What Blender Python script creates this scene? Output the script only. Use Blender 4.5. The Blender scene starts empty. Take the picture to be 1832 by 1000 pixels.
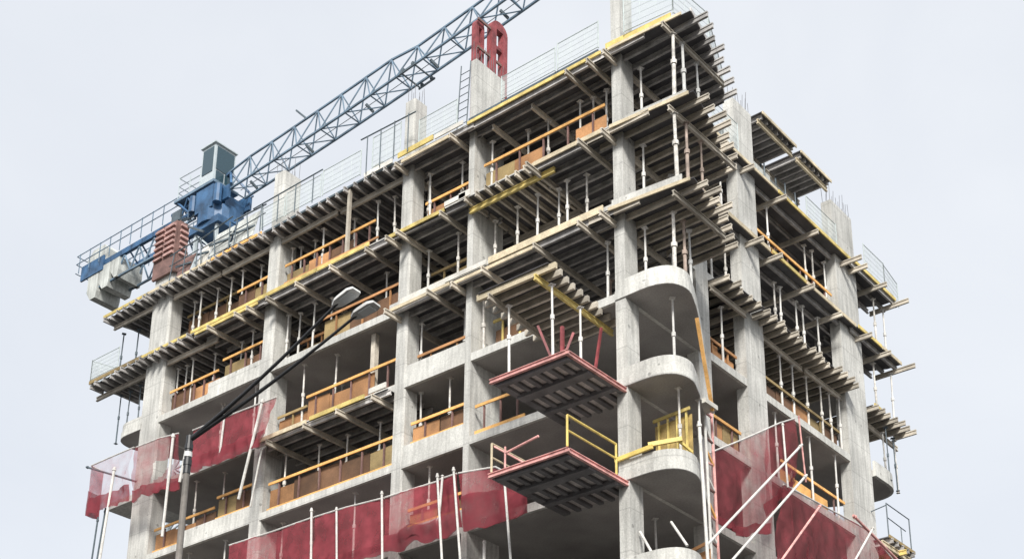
import bpy, math, random
from mathutils import Vector, noise
random.seed(7)
ZO = 25.05                      # all heights below are measured from the fourth slab; the ground lies 25.05 m lower
W = 0.362
scene = bpy.context.scene
col = scene.collection
# ------------------------------------------------------------------ materials
def nodes(name):
    m = bpy.data.materials.new(name); m.use_nodes = True
    nt = m.node_tree; b = nt.nodes['Principled BSDF']
    return m, nt, b
def mottled(name, c, var=.25, scale=3, rough=.85, c2=None, rnd=.0, bump=.0, streak=0, metal=0, fine=20, form=False):
    """base colour with cloudy stains, fine grain, optional vertical run-off streaks and per-object variation"""
    m, nt, b = nodes(name)
    N = nt.nodes.new; Lk = nt.links.new
    tc = N('ShaderNodeTexCoord')
    n1 = N('ShaderNodeTexNoise'); n1.inputs['Scale'].default_value = scale; n1.inputs['Detail'].default_value = 6
    n2 = N('ShaderNodeTexNoise'); n2.inputs['Scale'].default_value = fine; n2.inputs['Detail'].default_value = 3
    geo = N('ShaderNodeNewGeometry')
    Lk(geo.outputs['Position'], n1.inputs['Vector']); Lk(geo.outputs['Position'], n2.inputs['Vector'])
    mx = N('ShaderNodeMix'); mx.data_type = 'RGBA'
    lo = [v*(1-var) for v in c]; hi = [min(1, v*(1+var*.6)) for v in c]
    if c2: lo = c2
    mx.inputs['A'].default_value = (*lo, 1); mx.inputs['B'].default_value = (*hi, 1)
    rp = N('ShaderNodeMapRange'); rp.inputs['From Min'].default_value = .32; rp.inputs['From Max'].default_value = .68
    Lk(n1.outputs['Fac'], rp.inputs['Value']); Lk(rp.outputs['Result'], mx.inputs['Factor'])
    out = mx.outputs['Result']
    mul = N('ShaderNodeMix'); mul.data_type = 'RGBA'; mul.blend_type = 'MULTIPLY'; mul.inputs['Factor'].default_value = 1
    r2 = N('ShaderNodeMapRange'); r2.inputs['From Min'].default_value = .3; r2.inputs['From Max'].default_value = .7
    r2.inputs['To Min'].default_value = .82; r2.inputs['To Max'].default_value = 1.08
    Lk(n2.outputs['Fac'], r2.inputs['Value']); Lk(out, mul.inputs['A']); Lk(r2.outputs['Result'], mul.inputs['B']); out = mul.outputs['Result']
    if streak:
        mp = N('ShaderNodeMapping'); mp.inputs['Scale'].default_value = (5, 5, .35)
        n3 = N('ShaderNodeTexNoise'); n3.inputs['Scale'].default_value = 1.5; n3.inputs['Detail'].default_value = 5
        Lk(geo.outputs['Position'], mp.inputs['Vector']); Lk(mp.outputs['Vector'], n3.inputs['Vector'])
        r3 = N('ShaderNodeMapRange'); r3.inputs['From Min'].default_value = .35; r3.inputs['From Max'].default_value = .6
        r3.inputs['To Min'].default_value = 1-streak; r3.inputs['To Max'].default_value = 1.0
        m3 = N('ShaderNodeMix'); m3.data_type = 'RGBA'; m3.blend_type = 'MULTIPLY'; m3.inputs['Factor'].default_value = 1
        Lk(n3.outputs['Fac'], r3.inputs['Value']); Lk(out, m3.inputs['A']); Lk(r3.outputs['Result'], m3.inputs['B']); out = m3.outputs['Result']
    if form:
        sx = N('ShaderNodeSeparateXYZ'); Lk(geo.outputs['Position'], sx.inputs[0])
        def mt(op, a, b_=None):
            q = N('ShaderNodeMath'); q.operation = op
            for k, v in enumerate((a, b_)):
                if v is None: continue
                if isinstance(v, (int, float)): q.inputs[k].default_value = v
                else: Lk(v, q.inputs[k])
            return q.outputs[0]
        joint = mt('LESS_THAN', mt('FRACT', mt('MULTIPLY', sx.outputs[2], .77)), .03)
        vo = N('ShaderNodeTexVoronoi'); vo.inputs['Scale'].default_value = 1.5; Lk(geo.outputs['Position'], vo.inputs['Vector'])
        spot = mt('LESS_THAN', vo.outputs['Distance'], .085)
        big = N('ShaderNodeTexNoise'); big.inputs['Scale'].default_value = .35; Lk(geo.outputs['Position'], big.inputs['Vector'])
        tone = N('ShaderNodeMapRange'); tone.inputs['From Min'].default_value = .35; tone.inputs['From Max'].default_value = .65
        tone.inputs['To Min'].default_value = .86; tone.inputs['To Max'].default_value = 1.08; Lk(big.outputs['Fac'], tone.inputs['Value'])
        fac = mt('MULTIPLY', tone.outputs['Result'], mt('SUBTRACT', 1.0, mt('ADD', mt('MULTIPLY', joint, .2), mt('MULTIPLY', spot, .38))))
        m5 = N('ShaderNodeMix'); m5.data_type = 'RGBA'; m5.blend_type = 'MULTIPLY'; m5.inputs['Factor'].default_value = 1
        Lk(out, m5.inputs['A']); Lk(fac, m5.inputs['B']); out = m5.outputs['Result']
    if rnd:
        oi = N('ShaderNodeObjectInfo'); r4 = N('ShaderNodeMapRange')
        r4.inputs['To Min'].default_value = 1-rnd; r4.inputs['To Max'].default_value = 1+rnd
        m4 = N('ShaderNodeMix'); m4.data_type = 'RGBA'; m4.blend_type = 'MULTIPLY'; m4.inputs['Factor'].default_value = 1
        Lk(oi.outputs['Random'], r4.inputs['Value']); Lk(out, m4.inputs['A']); Lk(r4.outputs['Result'], m4.inputs['B']); out = m4.outputs['Result']
    Lk(out, b.inputs['Base Color']); b.inputs['Roughness'].default_value = rough; b.inputs['Metallic'].default_value = metal
    if bump:
        bp = N('ShaderNodeBump'); bp.inputs['Strength'].default_value = bump; bp.inputs['Distance'].default_value = .02
        Lk(n2.outputs['Fac'], bp.inputs['Height']); Lk(bp.outputs['Normal'], b.inputs['Normal'])
    return m
def veil(name, c, opacity, grid=None, var=.3):
    """see-through woven cloth or wire mesh: threads that let part of the view through"""
    m, nt, b = nodes(name); N = nt.nodes.new; Lk = nt.links.new
    out = nt.nodes['Material Output']
    tr = N('ShaderNodeBsdfTransparent'); df = N('ShaderNodeBsdfDiffuse'); tl = N('ShaderNodeBsdfTranslucent')
    nz = N('ShaderNodeTexNoise'); nz.inputs['Scale'].default_value = 2.2; nz.inputs['Detail'].default_value = 5
    geo = N('ShaderNodeNewGeometry'); Lk(geo.outputs['Position'], nz.inputs['Vector'])
    mx = N('ShaderNodeMix'); mx.data_type = 'RGBA'
    mx.inputs['A'].default_value = (*[v*(1-var) for v in c], 1); mx.inputs['B'].default_value = (*[min(1, v*(1+var)) for v in c], 1)
    Lk(nz.outputs['Fac'], mx.inputs['Factor'])
    Lk(mx.outputs['Result'], df.inputs['Color']); Lk(mx.outputs['Result'], tl.inputs['Color'])
    s1 = N('ShaderNodeMixShader'); s1.inputs[0].default_value = .35; Lk(df.outputs[0], s1.inputs[1]); Lk(tl.outputs[0], s1.inputs[2])
    s2 = N('ShaderNodeMixShader'); Lk(tr.outputs[0], s2.inputs[1]); Lk(s1.outputs[0], s2.inputs[2])
    rp = N('ShaderNodeMapRange'); rp.inputs['From Min'].default_value = .3; rp.inputs['From Max'].default_value = .7
    rp.inputs['To Min'].default_value = max(0, opacity-.14); rp.inputs['To Max'].default_value = min(1, opacity+.14)
    Lk(nz.outputs['Fac'], rp.inputs['Value']); Lk(rp.outputs['Result'], s2.inputs[0])
    Lk(s2.outputs[0], out.inputs['Surface'])
    return m
M = {
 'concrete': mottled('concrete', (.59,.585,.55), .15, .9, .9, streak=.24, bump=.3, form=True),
 'concrete_shaded': mottled('shaded_concrete', (.35,.335,.32), .22, .7, .9, bump=.15),  # same concrete made darker: shade under the slabs put into the colour
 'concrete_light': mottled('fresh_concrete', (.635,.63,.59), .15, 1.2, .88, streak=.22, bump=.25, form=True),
 'joist': mottled('weathered_timber', (.43,.415,.40), .35, 2.5, .8, rnd=.3),
 'bearer': mottled('grey_timber', (.54,.49,.41), .3, 2, .8, rnd=.25),
 'yellow': mottled('yellow_timber', (.66,.52,.18), .3, 2.5, .7, rnd=.15),
 'cream': mottled('pale_timber', (.62,.53,.37), .25, 2.5, .75, rnd=.15),
 'white_board': mottled('whitewashed_board', (.68,.66,.6), .2, 2, .8, rnd=.1),
 'ply': mottled('film_faced_plywood', (.10,.098,.105), .4, 1.3, .6),
 'brown': mottled('brown_plywood', (.43,.22,.095), .4, 1.1, .75, rnd=.25),
 'olive': mottled('olive_plywood', (.30,.22,.10), .4, 1.0, .8, rnd=.2),
 'orange': mottled('orange_timber', (.78,.43,.14), .25, 2.5, .7, rnd=.15),
 'steel': mottled('galvanised_steel', (.62,.62,.6), .2, 4, .5, rnd=.12),
 'steel_white': mottled('white_painted_tube', (.66,.645,.61), .18, 3, .5, rnd=.06),
 'rust_steel': mottled('rusty_steel', (.38,.30,.25), .4, 4, .7),
 'steel_stained': mottled('cement_splashed_steel', (.66,.63,.58), .4, 5, .7),
 'dark_steel': mottled('dark_steel', (.09,.12,.14), .3, 4, .55),
 'rebar': mottled('rebar_steel', (.16,.16,.17), .3, 6, .7),
 'black': mottled('black_paint', (.02,.021,.023), .3, 5, .45),
 'pink': mottled('faded_red_steel', (.72,.37,.34), .35, 4, .6, rnd=.08),
 'red_steel': mottled('red_steel', (.26,.055,.06), .5, 3, .6),
 'rust': mottled('rusty_red_steel', (.20,.115,.10), .35, 2.5, .7),
 'pole_grey': mottled('stained_pole', (.21,.19,.17), .4, 2, .7),
 'board_dark': mottled('dark_board', (.16,.085,.045), .4, 1.2, .8, rnd=.2),
 'rib_red': mottled('dull_red_rib', (.46,.28,.25), .4, 3, .7),
 'board_yellow': mottled('yellowed_board', (.40,.29,.11), .4, 3, .8),
 'platform': mottled('platform_sheet', (.15,.145,.15), .3, 2, .6),
 'platform_deck': mottled('platform_planks', (.52,.48,.46), .3, 2, .8),
 'blue': mottled('blue_crane_paint', (.045,.12,.24), .5, 1.6, .5),
 'blue_pale': mottled('faded_blue_paint', (.14,.21,.28), .35, 1.5, .5),
 'cab_white': mottled('cab_panel', (.50,.56,.58), .15, 1.5, .4),
 'counter': mottled('counterweight_concrete', (.56,.58,.55), .25, 1, .85, streak=.3),
 'yellow_steel': mottled('yellow_paint', (.74,.56,.16), .2, 3, .5),
 'net': veil('red_net', (.38,.08,.10), .68, var=.3),
 'net_thin': veil('thin_red_net', (.34,.08,.095), .5, var=.25),
 'net_sheer': veil('sheer_red_net', (.44,.16,.18), .2, var=.15),
 'net_fold': veil('red_net_folded', (.27,.06,.075), .84, var=.25),
 'screen': veil('wire_mesh', (.70,.76,.75), .38, var=.1),
 'screen_wire': mottled('pale_wire', (.46,.52,.51), .2, 4, .6),
 'ground': mottled('gravel_ground', (.068,.064,.06), .3, .15, .95),
}
g, nt, b = nodes('cab_glass'); b.inputs['Base Color'].default_value = (.035,.07,.09,1); b.inputs['Roughness'].default_value = .12
M['glass'] = g
g, nt, b = nodes('lamp_lens'); b.inputs['Base Color'].default_value = (.55,.57,.57,1); b.inputs['Roughness'].default_value = .35
M['lens'] = g
# ------------------------------------------------------------------ mesh builder
class MB:
    def __init__(s): s.v = []; s.f = []
    def add(s, v, f):
        o = len(s.v); s.v += [Vector(a) for a in v]; s.f += [tuple(i+o for i in q) for q in f]; return s
    def box(s, x0, x1, y0, y1, z0, z1):
        return s.add([(x,y,z) for z in (z0,z1) for y in (y0,y1) for x in (x0,x1)],
            [(0,2,3,1),(4,5,7,6),(0,1,5,4),(2,6,7,3),(0,4,6,2),(1,3,7,5)])
    def frame(s, p, q, up=(0,0,1)):
        d = (Vector(q)-Vector(p)).normalized(); u = Vector(up)
        if abs(d.dot(u)) > .98: u = Vector((1,0,0))
        r = d.cross(u).normalized(); u = r.cross(d).normalized(); return r, u
    def prof(s, p, q, pts, up=(0,0,1)):          # extrude a 2D outline from p to q
        p = Vector(p); q = Vector(q); r, u = s.frame(p, q, up); n = len(pts)
        v = [a+r*x+u*y for a in (p, q) for x, y in pts]
        f = [(i, (i+1)%n, n+(i+1)%n, n+i) for i in range(n)]
        f += [tuple(range(n))[::-1], tuple(range(n, 2*n))]
        return s.add(v, f)
    def bar(s, p, q, w, h, up=(0,0,1)):
        return s.prof(p, q, [(-w/2,-h/2),(w/2,-h/2),(w/2,h/2),(-w/2,h/2)], up)
    def tube(s, p, q, r, n=8, r2=None):
        p = Vector(p); q = Vector(q); a, u = s.frame(p, q); r2 = r if r2 is None else r2
        v = [c+(a*math.cos(t)+u*math.sin(t))*rr for c, rr in ((p,r),(q,r2)) for t in [2*math.pi*i/n for i in range(n)]]
        f = [(i,(i+1)%n,n+(i+1)%n,n+i) for i in range(n)]+[tuple(range(n))[::-1], tuple(range(n,2*n))]
        return s.add(v, f)
    def ibeam(s, p, q, h=.2, w=.085):
        a, t, k = w/2, .042, .016
        H = h/2
        return s.prof(p, q, [(-a,-H),(a,-H),(a,-H+t),(k,-H+t),(k,H-t),(a,H-t),(a,H),(-a,H),(-a,H-t),(-k,H-t),(-k,-H+t),(-a,-H+t)])
    def poly(s, pts, z0, z1):                     # extrude a plan outline (anticlockwise) from z0 to z1
        n = len(pts); v = [(x,y,z) for z in (z0,z1) for x,y in pts]
        f = [(i,(i+1)%n,n+(i+1)%n,n+i) for i in range(n)]+[tuple(range(n))[::-1], tuple(range(n,2*n))]
        return s.add(v, f)
    def build(s, name, mat, parent=None, smooth=False):
        o = Vector((0,0,0))
        if parent is not None: o = Vector(parent['base'])
        me = bpy.data.meshes.new(name)
        me.from_pydata([tuple(v-o+(Vector((0,0,0)) if parent is not None else Vector((0,0,ZO)))) for v in s.v], [], s.f)
        me.materials.append(M[mat] if isinstance(mat, str) else mat); me.update()
        if smooth:
            for p in me.polygons: p.use_smooth = True
        ob = bpy.data.objects.new(name, me); col.objects.link(ob)
        if parent is not None: ob.parent = parent; ob['base'] = tuple(o)
        else: ob['base'] = (0,0,0)
        return ob
def tag(o, label=None, cat=None, group=None, kind=None):
    for k, v in (('label',label),('category',cat),('group',group),('kind',kind)):
        if v: o[k] = v
    return o
def thing(name, label, cat, base, group=None):
    o = bpy.data.objects.new(name, None); col.objects.link(o); o.empty_display_size = .3
    o.location = (base[0], base[1], base[2]+ZO); o['base'] = tuple(base)
    return tag(o, label, cat, group)
U = random.uniform
# ------------------------------------------------------------------ ground
gm = MB(); S = 420
gm.add([(-S,-S,-ZO),(S,-S,-ZO),(S,S,-ZO),(-S,S,-ZO)], [(0,1,2,3)])
tag(gm.build('ground','ground'), kind='structure', label='pale gravel ground around the building site')
# ------------------------------------------------------------------ concrete building
BAYN = {'A':'corner overhang','B':'bay left of corner column','C':'narrow left-face bay','D':'bay left of narrow bay',
        'E':'far left bay','F':'left end overhang','R':'first right-face bay','S':'middle right-face bay','T':'right end overhang'}
STO = {2:'top storey',1:'second storey down',0:'third storey down',-1:'fourth storey down',-2:'fifth storey down'}
bld = thing('concrete_building','unfinished grey concrete tower block with rounded corner balconies and open floors','building',(0,0,-ZO))
LEV = range(-7, 4)
TH = .28
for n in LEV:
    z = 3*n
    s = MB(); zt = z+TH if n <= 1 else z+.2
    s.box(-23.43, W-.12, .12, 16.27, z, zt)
    s.build('floor_slab', 'concrete_shaded', bld)  # slab body wears the shade-darkened tone; light concrete only on its edges
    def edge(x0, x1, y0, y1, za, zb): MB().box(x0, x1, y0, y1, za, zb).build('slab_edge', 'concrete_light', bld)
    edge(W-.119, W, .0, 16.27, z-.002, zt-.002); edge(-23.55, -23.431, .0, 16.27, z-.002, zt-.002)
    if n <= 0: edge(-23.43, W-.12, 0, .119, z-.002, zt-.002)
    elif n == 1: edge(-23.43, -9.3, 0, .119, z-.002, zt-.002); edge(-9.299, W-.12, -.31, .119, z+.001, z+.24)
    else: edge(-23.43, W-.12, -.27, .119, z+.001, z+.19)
def column(x0, x1, y0, y1, top, ch=.0, rb=True, mat='concrete'):
    c = MB(); p = [(x0,y0),(x1,y0),(x1,y1),(x0,y1)]
    if ch: p = [(x0,y0),(x1-ch,y0),(x1,y0+ch),(x1,y1),(x0,y1)]
    c.poly(p, -ZO, top); ob = c.build('column', mat, bld)
    if rb:
        r = MB()
        nx = max(2, round((x1-x0)/.28)+1); ny = max(2, round((y1-y0)/.28)+1)
        for i in range(nx):
            for j in range(ny):
                if 0 < i < nx-1 and 0 < j < ny-1: continue
                x = x0+.06+(x1-x0-.12)*i/(nx-1); y = y0+.06+(y1-y0-.12)*j/(ny-1)
                r.tube((x,y,top-.05),(x+U(-.04,.04),y+U(-.04,.04),top+U(.4,.9)),.009,5)
        r.build('rebar','rebar',ob)
P = .012
column(0, W+P, -P, .66, 12.2, .0)                       # corner
column(-6.03, -5.78, -P, 1.55, 12.05)                   # wall end
column(-9.19, -8.72, -P, .62, 11.85, .06)
column(-16.28, -15.72, -P, .85, 11.95, .07)
column(-23.54, -22.35, -P, .62, 11.2, .08)
MB().box(-10.86,-10.4,.1,.5,9.15,9.95).build('column_starter','concrete',bld)
column(W-.42, W+P, 4.03, 4.78, 9.0, rb=False)
column(W-.42, W+P, 7.08, 8.35, 11.75)
column(W-.42, W+P, 14.5, 16.262, 11.5)
for x in (-20, -15.9, -9, -3):
    for y in (7.2, 12.0, 15.6): column(x-.3, x+.3, y-.3, y+.3, 9, rb=False)
for y in (7.0, 15.6): column(-23.4, -22.9, y-.5, y+.5, 9, rb=False)
w = MB(); w.box(-14.5,-7.2,9.4,9.65,-ZO,9); w.build('core_wall','concrete_shaded',bld)
w = MB(); w.box(-14.5,-14.25,5.6,9.39,-ZO,9); w.build('core_wall','concrete_shaded',bld)
w = MB(); w.box(-7.45,-7.2,5.2,9.39,-ZO,9); w.build('core_wall','concrete_shaded',bld)
w = MB(); w.box(-5.2,-4.95,6.4,12,-ZO,9); w.build('core_wall','concrete_shaded',bld)
w = MB(); w.box(-20.5,-15.2,8.2,8.45,-ZO,9); w.build('core_wall','concrete_shaded',bld)
# upstands along the slab edges
def upstand(x0, x1, n, h):
    z = 3*n; u = MB(); u.box(x0, x1, -.006, .16, z+.003, z+.30); u.box(x0, x1, .02, .15, z+.30, z+h); u.build('parapet','concrete_light',bld)
for n in (0,-1,-2,-3): upstand(-8.72, -6.03, n, .82)
upstand(-19.4, -16.28, 1, .74); upstand(-20.4, -16.28, -1, .72); upstand(-20.4,-16.28,-3,.72)
# rounded corner balconies
def off(pts, d):
    o = []
    for i, p in enumerate(pts):
        a = Vector(pts[max(0,i-1)]); c = Vector(pts[min(len(pts)-1,i+1)]); t = (c-a).normalized(); o.append((p[0]-t.y*d, p[1]+t.x*d))
    return o
arc = [(.0,-.03),(.5,-.04),(.95,-.05),(1.25,-.04),(1.45,0),(1.62,.06),(1.77,.15),(1.88,.26),(1.96,.4),(2.01,.55),(2.035,.72),(2.03,.9),(1.99,1.08),(1.92,1.26),(1.72,1.75),(1.4,2.42),(1.1,3.0),(.75,3.7),(.40,4.4)]
def balcony(path, inner, n, name='balcony', h=.65, flip=False):
    z = 3*n; b = MB()
    pl = path+inner
    if flip: pl = pl[::-1]
    b.poly(pl, z+.004, z+TH-.004); o = b.build(name,'concrete_shaded',bld)  # balcony underside shade painted in by the darker concrete
    d = -1 if flip else 1
    u = MB(); k = len(path)
    def strip(o0, o1, za, zb):
        A = off(path, o0*d); B = off(path, o1*d)
        v = [(x,y,zz) for zz in (za,zb) for L in (A,B) for x,y in L]
        f = []
        for i in range(k-1):
            a,c,e,g2 = i,i+1,k+i,k+i+1
            f += [(a,c,2*k+c,2*k+a),(e,3*k+e-k,3*k+g2-k,g2),(2*k+a,2*k+c,3*k+i+1,3*k+i),(a,e,g2,c)]
        f += [(0,2*k,3*k,k),(k-1,2*k-1,4*k-1,3*k-1)]
        u.add(v, f)
    strip(-.016, .13, z+.02, z+.31); strip(.022, .12, z+.31, z+h)
    u.build('balcony_parapet','concrete_light',o,)
for n in (0,-1,-2,-3): balcony(arc, [(.3,4.4),(.3,.05),(0,.05)], n)
ls = 1.76/2.035
left = [(-23.5-x*ls, y) for x, y in arc]
for n in (1,-2,-3): balcony(left, [(-23.45,4.4),(-23.45,.05),(-23.5,.05)], n, flip=True)
rs = 2.15/2.035
right = [(W+.03-(y+.03)*1.1, 16.3+x*rs) for x, y in arc]
for n in (0,-2,-3): balcony(right, [(-4.4,16.22),(W-.05,16.22)], n, flip=True)
# right-face bare slab ends at the left end of level 0 and -1 (flat landing)
for n in (0,-1):
    l = MB(); l.poly([(-23.56,.1),(-23.56,3.6),(-25.4,1.2),(-25.4,.1)][::-1], 3*n+.004, 3*n+TH-.004); l.build('balcony','concrete',bld)
# ------------------------------------------------------------------ slab formwork decks
def clip(poly, p, d):
    """first and last crossing of the line p + t d with an outline"""
    ts = []; n = len(poly)
    for i in range(n):
        ax, ay = poly[i]; bx, by = poly[(i+1)%n]
        nx, ny = -d[1], d[0]
        sa = (ax-p[0])*nx+(ay-p[1])*ny; sb = (bx-p[0])*nx+(by-p[1])*ny
        if (sa < 0) == (sb < 0): continue
        k = sa/(sa-sb); x = ax+(bx-ax)*k; y = ay+(by-ay)*k
        ts.append((x-p[0])*d[0]+(y-p[1])*d[1])
    return (min(ts), max(ts)) if len(ts) > 1 and max(ts)-min(ts) > .25 else None
def deck(n, bay, poly, jdir, sp, bearers, edges=(), over=(.05,.05), start=None, endmat='joist', dz=0, label=None, ply='ply', jm=None):
    """bearers: (dir, position, from, to, material); edges: (x0,y0,x1,y1,material)"""
    z = 3*n+dz
    cx = sum(p[0] for p in poly)/len(poly); cy = sum(p[1] for p in poly)/len(poly)
    lab = label or f"timber formwork deck above {STO[n-1]}, {BAYN[bay]}"
    t = thing('formwork_deck', lab, 'formwork', (cx, cy, z-.42), 'timber formwork decks under the slabs')
    area = sum(poly[i][0]*poly[(i+1)%len(poly)][1]-poly[(i+1)%len(poly)][0]*poly[i][1] for i in range(len(poly)))
    pp = poly if area > 0 else poly[::-1]
    MB().poly(pp, z-.022, z-.002).build('plywood_sheet', ply, t)
    xs = [p[0] for p in poly]; ys = [p[1] for p in poly]
    a = (min(ys) if jdir == 'x' else min(xs)) + .07 if start is None else start
    e = (max(ys) if jdir == 'x' else max(xs)) - .04
    while a < e:
        q = (0, a) if jdir == 'x' else (a, 0); d = (1,0) if jdir == 'x' else (0,1)
        c = clip(poly, q, d)
        if c:
            t0 = c[0]-over[0]-U(0,.16); t1 = c[1]+over[1]+U(0,.28)
            w1, w2 = U(-.03,.03), U(-.03,.03)
            if jdir == 'x': p0, p1 = (t0, a+w1, z-.126), (t1, a+w2, z-.126)
            else: p0, p1 = (a+w1, t0, z-.126), (a+w2, t1, z-.126)
            MB().ibeam(p0, p1).build('joist', jm or 'joist', t)
        a += sp*U(.88,1.12)
    for dr, pos, f, to, m in bearers:
        zz = z-.333+U(-.004,.004); k = U(-.05,.05)
        if dr == 'x': p0, p1 = (f,pos,zz),(to,pos+k,zz)
        else: p0, p1 = (pos,f,zz),(pos+k,to,zz)
        MB().ibeam(p0, p1, .2, .09).build('bearer', m, t)
    for x0,y0,x1,y1,m,za,zb in edges:
        zc = (za+zb)/2
        MB().bar((x0,y0,z+zc),(x1,y1,z+zc),.045,zb-za).build('edge_board', m, t)
    return t
YE = -.42
B_, Yl, Cr, Wb = 'bearer','yellow','cream','white_board'
taper = [(-.06,YE),(3.15,YE+.2),(2.75,1.6),(1.95,3.7),(1.7,4.12),(-.06,4.12)]
def taper_n(n): return taper
# corner decks
deck(3,'A',taper,'x',.5,[('y',.2,-.75,4.1,B_),('y',2.35,-.6,3.0,B_)],
     [(.1,YE-.03,2.5,YE+.1,Yl,.0,.2),(.2,YE-.06,2.9,YE+.06,Cr,-.12,-.02),(3.15,-.2,2.74,1.6,'joist',-.02,.12),(2.74,1.6,1.95,3.7,'joist',-.02,.12)],over=(.5,.32))
deck(2,'A',taper,'x',.5,[('y',.12,-.8,4.1,B_),('y',2.35,-.4,3.4,B_)],
     [(.2,YE-.04,3.0,YE+.14,Cr,-.1,.02),(.3,YE+.06,2.9,YE+.2,'concrete',.03,.17)],over=(.5,.32),jm='bearer')
deck(1,'A',[(-.06,YE),(3.0,YE+.25),(2.7,1.6),(1.75,3.7),(-.06,3.7)],'x',.5,[('y',.06,-.85,3.7,B_),('y',2.35,-.3,2.6,B_)],
     [(.1,YE-.05,2.9,YE+.2,Cr,-.1,.02),(.2,YE+.03,2.6,YE+.24,'concrete',.03,.28)],over=(.5,.3),jm='bearer')
deck(1,'R',[(-.8,4.85),(.95,4.85),(.95,7.5),(-.8,7.5)],'x',.5,[('y',.45,4.82,7.05,'bearer')],over=(.05,.05),jm='bearer')
# bay left of the corner
R_ = lambda x0,x1: [(x0,YE),(x1,YE),(x1,6.6),(x0,6.6)]
deck(3,'B',R_(-5.75,-.07),'x',.52,[('y',-.45,-.75,5,B_),('y',-1.3,-.75,5,B_),('y',-3.2,-.1,5,B_),('y',-4.9,-.1,5,B_)],
     [(-5.75,YE-.03,-.1,YE-.03,Yl,-.06,.06),(-5.7,YE-.02,-.2,YE-.02,'dark_steel',.07,.16)])
deck(2,'B',R_(-2.95,-.07),'x',.52,[('y',-2.75,-.95,5,B_),('y',-.75,-.85,5,B_)],
     [(-2.9,YE-.03,-.1,YE-.03,Cr,-.1,.03),(-2.9,YE+.06,-.1,YE+.06,Cr,.05,.14)])
deck(2,'B',R_(-5.75,-2.96),'y',.42,[('x',-.12,-5.85,-2.2,Yl),('x',2.2,-5.8,-2.9,B_)],[(-6.0,YE-.1,-5.5,YE-.1,Wb,-.05,.2)],over=(.1,.1),
     label='short stretch of formwork with pale joist ends left of the corner, second deck down',jm='bearer')
deck(1,'B',R_(-6.3,-.07),'x',.5,[('y',-.78,-.85,5,B_),('y',-2.6,-.75,5,B_),('y',-4.75,-.75,5,B_),('y',-6.1,-.7,5,B_)],
     [(-4.7,YE-.03,-.1,YE-.03,Cr,-.02,.22),(-6.3,YE-.04,-2.7,YE-.04,Cr,-.22,-.1),(-6.6,YE-.02,-4.8,YE-.02,Wb,.02,.2)])
# narrow bay
deck(3,'C',R_(-9.2,-5.77),'x',.5,[('y',-6.35,-.7,4.5,B_),('y',-8.95,-.7,4.5,B_)],
     [(-9.0,YE-.08,-7.3,YE-.08,Yl,.05,.26),(-7.2,YE-.1,-5.9,YE-.1,Wb,.0,.17),(-8.85,YE-.05,-6.6,YE-.05,Cr,-.2,-.08)])
deck(2,'C',R_(-9.3,-5.77),'x',.5,[('y',-6.7,-.7,4.5,B_),('y',-8.6,-.85,4.5,B_),('y',-9.15,-.8,4.5,B_)],
     [(-9.4,YE-.04,-6.7,YE-.04,Yl,-.14,.0),(-6.65,YE-.1,-5.7,YE-.1,Wb,-.02,.16)])
deck(1,'C',R_(-9.12,-6.32),'x',.5,[('y',-7.05,-.85,4.5,B_),('y',-9.0,-.85,4.5,'bearer')],
     [(-9.1,YE-.04,-6.4,YE-.04,Cr,-.16,-.04),(-8.75,YE+.06,-6.4,YE+.06,Wb,.04,.26)])
# bay left of the narrow one
deck(3,'D',R_(-16.2,-9.22),'y',.5,[('x',.1,-15.7,-12.6,B_),('x',.14,-12.5,-9.3,B_),('x',2.6,-15.9,-9.3,B_)],
     [(-16.2,YE-.02,-9.3,YE-.02,'dark_steel',-.03,.05),(-10.7,YE-.06,-9.3,YE-.06,Wb,.02,.2)],over=(.08,.0))
deck(2,'D',R_(-16.2,-9.32),'x',.5,[('y',-10.2,-.75,4.5,B_),('y',-12.0,-.75,4.5,B_),('y',-13.8,-.75,4.5,B_),('y',-15.4,-.75,4.5,B_)],
     [(-16.2,YE-.05,-13.0,YE-.05,Yl,-.02,.14),(-12.95,YE-.05,-10.3,YE-.05,Yl,-.02,.14),(-14.8,YE-.0,-9.9,YE-.0,'brown',.16,.24)])
deck(0,'D',[(-15.68,YE+.1),(-9.22,YE+.1),(-9.22,3.2),(-15.68,3.2)],'x',.5,[('y',-15.0,-.6,3.2,B_),('y',-13.0,-.65,3.2,B_),('y',-11.3,-.7,3.2,B_),('y',-9.6,-.7,3.2,B_)],
     [(-15.7,YE,-13.1,YE,Cr,-.14,.02),(-12.9,YE-.02,-10.2,YE-.02,Yl,-.1,.06),(-10.0,YE,-9.2,YE,Wb,.0,.2)],dz=-.004)
# far left bay
deck(3,'E',R_(-23.3,-16.22),'y',.5,[('x',.05,-22.2,-19.3,B_),('x',.09,-19.2,-16.4,B_),('x',2.6,-22.4,-16.4,B_)],
     [(-23.3,YE-.04,-19.4,YE-.04,Cr,.0,.12),(-19.3,YE-.04,-16.3,YE-.04,'orange',.0,.12)],over=(.1,.0))
deck(2,'E',R_(-19.8,-16.22),'x',.5,[('y',-17.2,-.75,4.5,B_),('y',-18.8,-.75,4.5,B_),('y',-16.5,-.75,4.5,B_)],
     [(-19.9,YE-.05,-16.2,YE-.05,Yl,-.16,-.04),(-20.2,YE-.02,-16.2,YE-.02,Yl,.02,.15)],label='formwork deck with doubled yellow edge beam, far left bay, second deck down')
deck(2,'E',R_(-23.3,-19.82),'y',.5,[('x',.12,-22.3,-19.2,B_)],[(-23.3,YE-.04,-20.4,YE-.04,Yl,.0,.12)],over=(.1,0),
     label='formwork deck with closely set joist ends beside the far left column, second deck down')
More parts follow.
